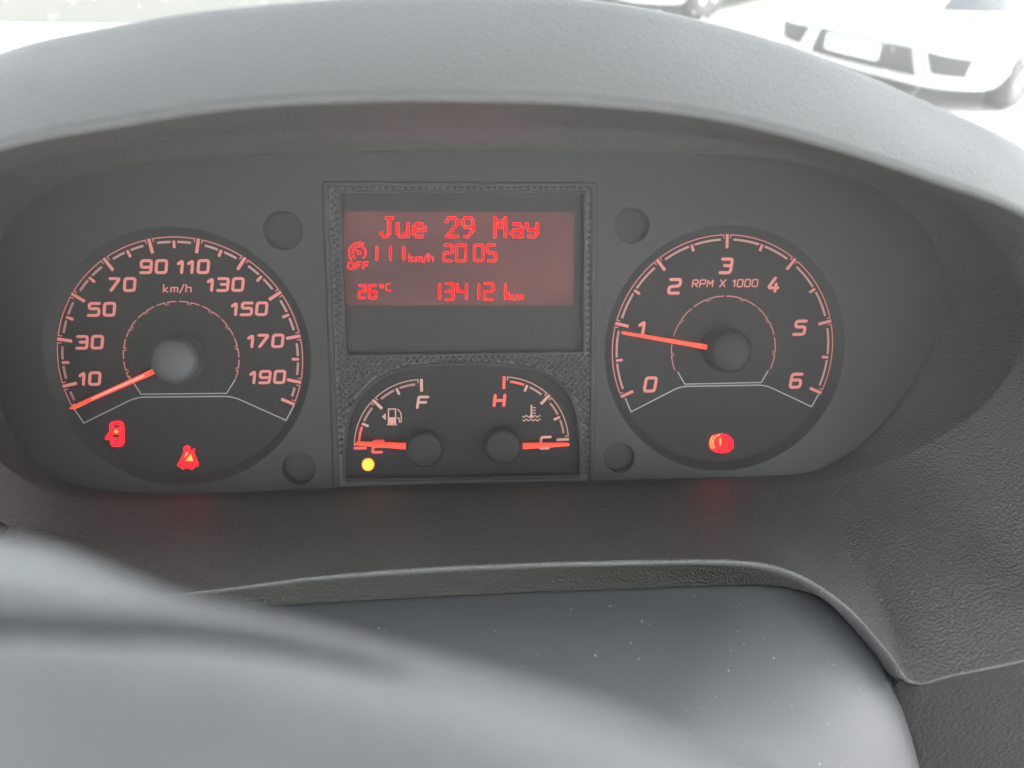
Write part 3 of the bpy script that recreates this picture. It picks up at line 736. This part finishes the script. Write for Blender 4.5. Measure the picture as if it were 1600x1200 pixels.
part('clear_cover', lv, grid_faces(LR+1, NC, True), lens_mat(), clu, True, label='clear curved plastic cover over the dials')

# ================================================================== OUTSIDE: parked white cars, painted line, windscreen
def simple(name, base, rough=.5, coat=0):
    return mat(name, base, rough, coat=coat)
CM = dict(paint=simple('white_car_paint', (.78, .78, .77), .3, .6), black=simple('black_car_plastic', (.03, .03, .03), .6), tyre=simple('tyre_rubber', (.03, .03, .03), .8),
          alloy=simple('wheel_alloy', (.55, .55, .56), .3), glass=simple('car_glass', (.03, .035, .04), .08), red=simple('indicator_red', (.5, .08, .06), .3), plate=simple('number_plate', (.75, .75, .72), .4))
def wpart(name, verts, faces, m, parent, smooth=False):
    me = bpy.data.meshes.new(name); me.from_pydata([tuple(v) for v in verts], [], [tuple(f) for f in faces]); me.update()
    if smooth: me.polygons.foreach_set('use_smooth', [True]*len(me.polygons))
    me.materials.append(m); o = bpy.data.objects.new(name, me); COL.objects.link(o); o.parent = parent; return o
def plan(hw, y0, y1, rf, rb, n=10):
    pts = []
    for cx_, cy_, r_, a0 in ((hw-rf, y0+rf, rf, -90), (hw-rb, y1-rb, rb, 0), (-hw+rb, y1-rb, rb, 90), (-hw+rf, y0+rf, rf, 180)):
        for k in range(n+1):
            a = R(a0+90*k/n); pts.append((cx_+r_*math.cos(a), cy_+r_*math.sin(a)))
    for i_, (x, y) in enumerate(pts):                     # bowed nose
        if y < y0+1.0: pts[i_] = (x, y+.16*(x/hw)**2*(1-(y-y0)/1.0))
    return pts
def car(loc, rz, label, n_group):
    t = bpy.data.objects.new('parked_car', None); COL.objects.link(t); t.location = loc; t.rotation_euler = (0, 0, rz); tag(t, label, 'car', n_group)
    lev = [(.17, .78, .10, 3.95), (.21, .82, .06, 4.0), (.30, .86, .015, 4.05), (.44, .875, 0, 4.08), (.56, .875, .01, 4.08), (.64, .872, .05, 4.06), (.76, .868, .13, 4.03), (.86, .855, .26, 4.0), (.92, .82, .50, 3.95)]
    vv = []
    for z, hw, y0, y1 in lev: vv += [(x, y, z) for x, y in plan(hw, y0, y1, .32, .3)]
    n_ = len(vv)//len(lev); ff = grid_faces(len(lev), n_, True)+[tuple(range(n_)), tuple((len(lev)-1)*n_+i_ for i_ in range(n_))]
    wpart('body', vv, ff, CM['paint'], t, True)
    top = [(.91, .78, .95, 3.85), (1.15, .70, 1.45, 3.75), (1.36, .62, 1.85, 3.5), (1.43, .5, 2.15, 3.2)]
    vv = []
    for z, hw, y0, y1 in top: vv += [(x, y, z) for x, y in plan(hw, y0, y1, .25, .25)]
    wpart('cabin_glass', vv[:3*n_], grid_faces(3, n_, True), CM['glass'], t, True)
    wpart('roof', vv[2*n_:], grid_faces(2, n_, True)+[tuple(n_+i_ for i_ in range(n_))], CM['paint'], t, True)
    def fy(x, z):                                         # nose surface
        y0 = float(np.interp(z, [l[0] for l in lev], [l[2] for l in lev])); hw = float(np.interp(z, [l[0] for l in lev], [l[1] for l in lev]))
        e = abs(x)-(hw-.32); base_ = y0+(.32-math.sqrt(max(0, .32**2-e*e)) if e > 0 else 0); return base_+.16*(x/hw)**2*(1-(base_-y0))
    def patch(name, corners, m, proud, nx=10):
        (xa, za), (xb, zb), (xc, zc), (xd, zd) = corners; vv = []
        for j_ in range(4):
            for i_ in range(nx+1):
                u_ = i_/nx; w_ = j_/3; x = (xa+(xb-xa)*u_)*(1-w_)+(xd+(xc-xd)*u_)*w_; z = (za+(zb-za)*u_)*(1-w_)+(zd+(zc-zd)*u_)*w_
                vv.append((x, fy(x, z)-proud, z))
        nb = len(vv); back = [(x, y+proud+.03, z) for x, y, z in vv]; ff = grid_faces(4, nx+1)
        ring = list(range(nx+1))+[j_*(nx+1)+nx for j_ in range(1, 4)]+list(range(3*(nx+1)+nx-1, 3*(nx+1)-1, -1))+[j_*(nx+1) for j_ in range(2, 0, -1)]
        ff += [(ring[i_], ring[(i_+1) % len(ring)], nb+ring[(i_+1) % len(ring)], nb+ring[i_]) for i_ in range(len(ring))]
        return wpart(name, vv+back, ff, m, t)
    gr_ = patch('lower_grille', [(-.40, .235), (.40, .235), (.34, .42), (-.34, .42)], CM['black'], .006)
    patch('number_plate', [(-.26, .30), (.14, .30), (.14, .40), (-.26, .40)], CM['plate'], .022)
    for s_ in (-1, 1):
        patch('fog_lamp_pocket', [(s_*.50, .27), (s_*.70, .27), (s_*.72, .40), (s_*.44, .41)], CM['black'], .006)
        patch('headlamp', [(s_*.42, .66), (s_*.80, .68), (s_*.84, .82), (s_*.45, .76)], CM['glass'], .006)
        patch('indicator', [(s_*.60, .61), (s_*.82, .63), (s_*.83, .675), (s_*.60, .655)], CM['red'], .008)
        for y in (.80, 3.2):
            vv = []
            pr = [(.02, .86), (.17, .865), (.205, .875), (.21, .88), (.30, .882), (.315, .86), (.315, .72), (.2, .70)]
            for r_, x in pr:
                for k in range(32):
                    a = 2*math.pi*k/32; vv.append((s_*x, y+r_*math.cos(a), .315+r_*math.sin(a)))
            wh = wpart('wheel', vv, grid_faces(len(pr), 32, True), CM['tyre'], t, True)
            for k in range(5):
                a = 2*math.pi*k/5+.3; c_, sn = math.cos(a), math.sin(a); q = []
                for r_, hw in ((.03, .035), (.19, .02)):
                    for sg in (-1, 1): q += [(s_*.884, y+r_*c_-sg*hw*sn, .315+r_*sn+sg*hw*c_), (s_*.868, y+r_*c_-sg*hw*sn, .315+r_*sn+sg*hw*c_)]
                wpart('spoke', q, [(0, 2, 6, 4), (1, 3, 7, 5), (0, 1, 5, 4), (2, 3, 7, 6), (0, 1, 3, 2), (4, 5, 7, 6)], CM['alloy'], wh)
            vv = []
            for rr2, x in ((.37, .8785), (.36, .8785), (.30, .79)):
                for k in range(25):
                    a = math.pi*k/24; vv.append((s_*x, y+rr2*math.cos(a), .315+rr2*math.sin(a)))
            wpart('wheel_arch', vv, grid_faces(3, 25), CM['black'], t)
    return t
RZ = R(-51.7); cu_, su_ = math.cos(RZ), math.sin(RZ)
CL = Vector((2.92, 5.46, 0))
car(CL, RZ, 'white parked car with number plate and fog lamp pockets facing the windscreen', 'white cars parked side by side')
car(CL+Vector((cu_*-3.05-su_*.45, su_*-3.05+cu_*.45, 0)), RZ, 'white parked car behind, showing only its front wheel over the cowl', 'white cars parked side by side')
ln = plain_mesh('painted_line', [(-5.2, 5.8, .004), (-3.0, 6.85, .004), (-3.05, 7.0, .004), (-5.2, 6.1, .004)], [(0, 1, 2, 3)], simple('line_paint', (.8, .8, .78), .7))
tag(ln, 'white painted line on the concrete', 'road marking', kind='structure')

gb = plain_mesh('planting_bed', [(-14, 7.0, .004), (-2.3, 7.35, .004), (-.4, 9.2, .004), (-.4, 16, .004), (-14, 16, .004)], [(0, 1, 2, 3, 4)], mat('bare_soil', (.035, .036, .028), .9, var=.35))
tag(gb, 'bare dark soil bed beyond the white line', 'planting bed', kind='structure')
def screen_mat():
    m = bpy.data.materials.new('dusty_windscreen'); m.use_nodes = True; t = m.node_tree; t.nodes.clear(); L = t.links.new
    out = t.nodes.new('ShaderNodeOutputMaterial'); tr = t.nodes.new('ShaderNodeBsdfTransparent'); tr.inputs[0].default_value = (.93, .95, .94, 1)
    gl_ = t.nodes.new('ShaderNodeBsdfGlossy'); gl_.inputs['Roughness'].default_value = .02; df = t.nodes.new('ShaderNodeBsdfTranslucent'); df.inputs[0].default_value = (.8, .8, .78, 1)
    fr = t.nodes.new('ShaderNodeFresnel'); fr.inputs[0].default_value = 1.3
    tc = t.nodes.new('ShaderNodeTexCoord'); v_ = t.nodes.new('ShaderNodeTexVoronoi'); v_.inputs['Scale'].default_value = 90; L(tc.outputs['Object'], v_.inputs['Vector'])
    sp_ = t.nodes.new('ShaderNodeSeparateColor'); L(v_.outputs['Color'], sp_.inputs[0])
    mu = t.nodes.new('ShaderNodeMath'); mu.operation = 'MULTIPLY'; mu.inputs[1].default_value = .22; L(sp_.outputs[0], mu.inputs[0])
    lt = t.nodes.new('ShaderNodeMath'); lt.operation = 'LESS_THAN'; L(v_.outputs['Distance'], lt.inputs[0]); L(mu.outputs[0], lt.inputs[1])
    ma = t.nodes.new('ShaderNodeMath'); ma.operation = 'MULTIPLY_ADD'; ma.inputs[1].default_value = .22; ma.inputs[2].default_value = .008; L(lt.outputs[0], ma.inputs[0])
    m1 = t.nodes.new('ShaderNodeMixShader'); m2 = t.nodes.new('ShaderNodeMixShader')
    L(fr.outputs[0], m1.inputs[0]); L(tr.outputs[0], m1.inputs[1]); L(gl_.outputs[0], m1.inputs[2])
    L(ma.outputs[0], m2.inputs[0]); L(m1.outputs[0], m2.inputs[1]); L(df.outputs[0], m2.inputs[2]); L(m2.outputs[0], out.inputs[0])
    return m
wv_ = []
for j_ in range(9):
    t_ = j_/8
    for i_ in range(25):
        u_ = i_/24*2-1; wv_.append((u_*1.0+.2, .62-.42*t_-.10*u_*u_+.03*math.sin(math.pi*t_), 1.28+.85*t_))
rv = []
for (x_, y_, z_) in [(-.95, .18, 2.13), (1.2, .18, 2.13), (1.3, -1.0, 2.16), (-1.05, -1.0, 2.16)]: rv += [(x_, y_, z_), (x_, y_, z_+.05)]
rf = plain_mesh('added_roof', rv, [(0, 2, 4, 6), (1, 3, 5, 7), (0, 1, 3, 2), (2, 3, 5, 4), (4, 5, 7, 6), (6, 7, 1, 0)], simple('added_roof_grey', (.45, .45, .43), .9))  # unseen slab, added and sized to block overhead sky from the dash
tag(rf, 'unseen pale grey van roof added to keep overhead sky light off the dashboard', 'roof', kind='structure')
ws = plain_mesh('windscreen', wv_, grid_faces(9, 25), screen_mat(), True)
tag(ws, 'dusty clear windscreen glass sloping up beyond the cowl', 'windscreen')

# ================================================================== HAZE ADDED FOR GLARE
bm = bmesh.new(); bmesh.ops.create_cube(bm, size=1)
for v_ in bm.verts: v_.co = Vector((v_.co.x*60, v_.co.y*60+12, -1 if v_.co.z < 0 else 2.25))
me = bpy.data.meshes.new('haze'); bm.to_mesh(me); bm.free()
hm = bpy.data.materials.new('haze'); hm.use_nodes = True; t = hm.node_tree; t.nodes.clear()
ho = t.nodes.new('ShaderNodeOutputMaterial'); pv = t.nodes.new('ShaderNodeVolumePrincipled')
pv.inputs['Color'].default_value = (.96, .98, .97, 1); pv.inputs['Density'].default_value = .014; pv.inputs['Anisotropy'].default_value = .7  # thin volume added to imitate veiling glare
t.links.new(pv.outputs[0], ho.inputs['Volume']); me.materials.append(hm)
hz_o = bpy.data.objects.new('haze', me); COL.objects.link(hz_o); tag(hz_o, 'thin pale haze volume added to imitate veiling glare', 'haze', kind='stuff')
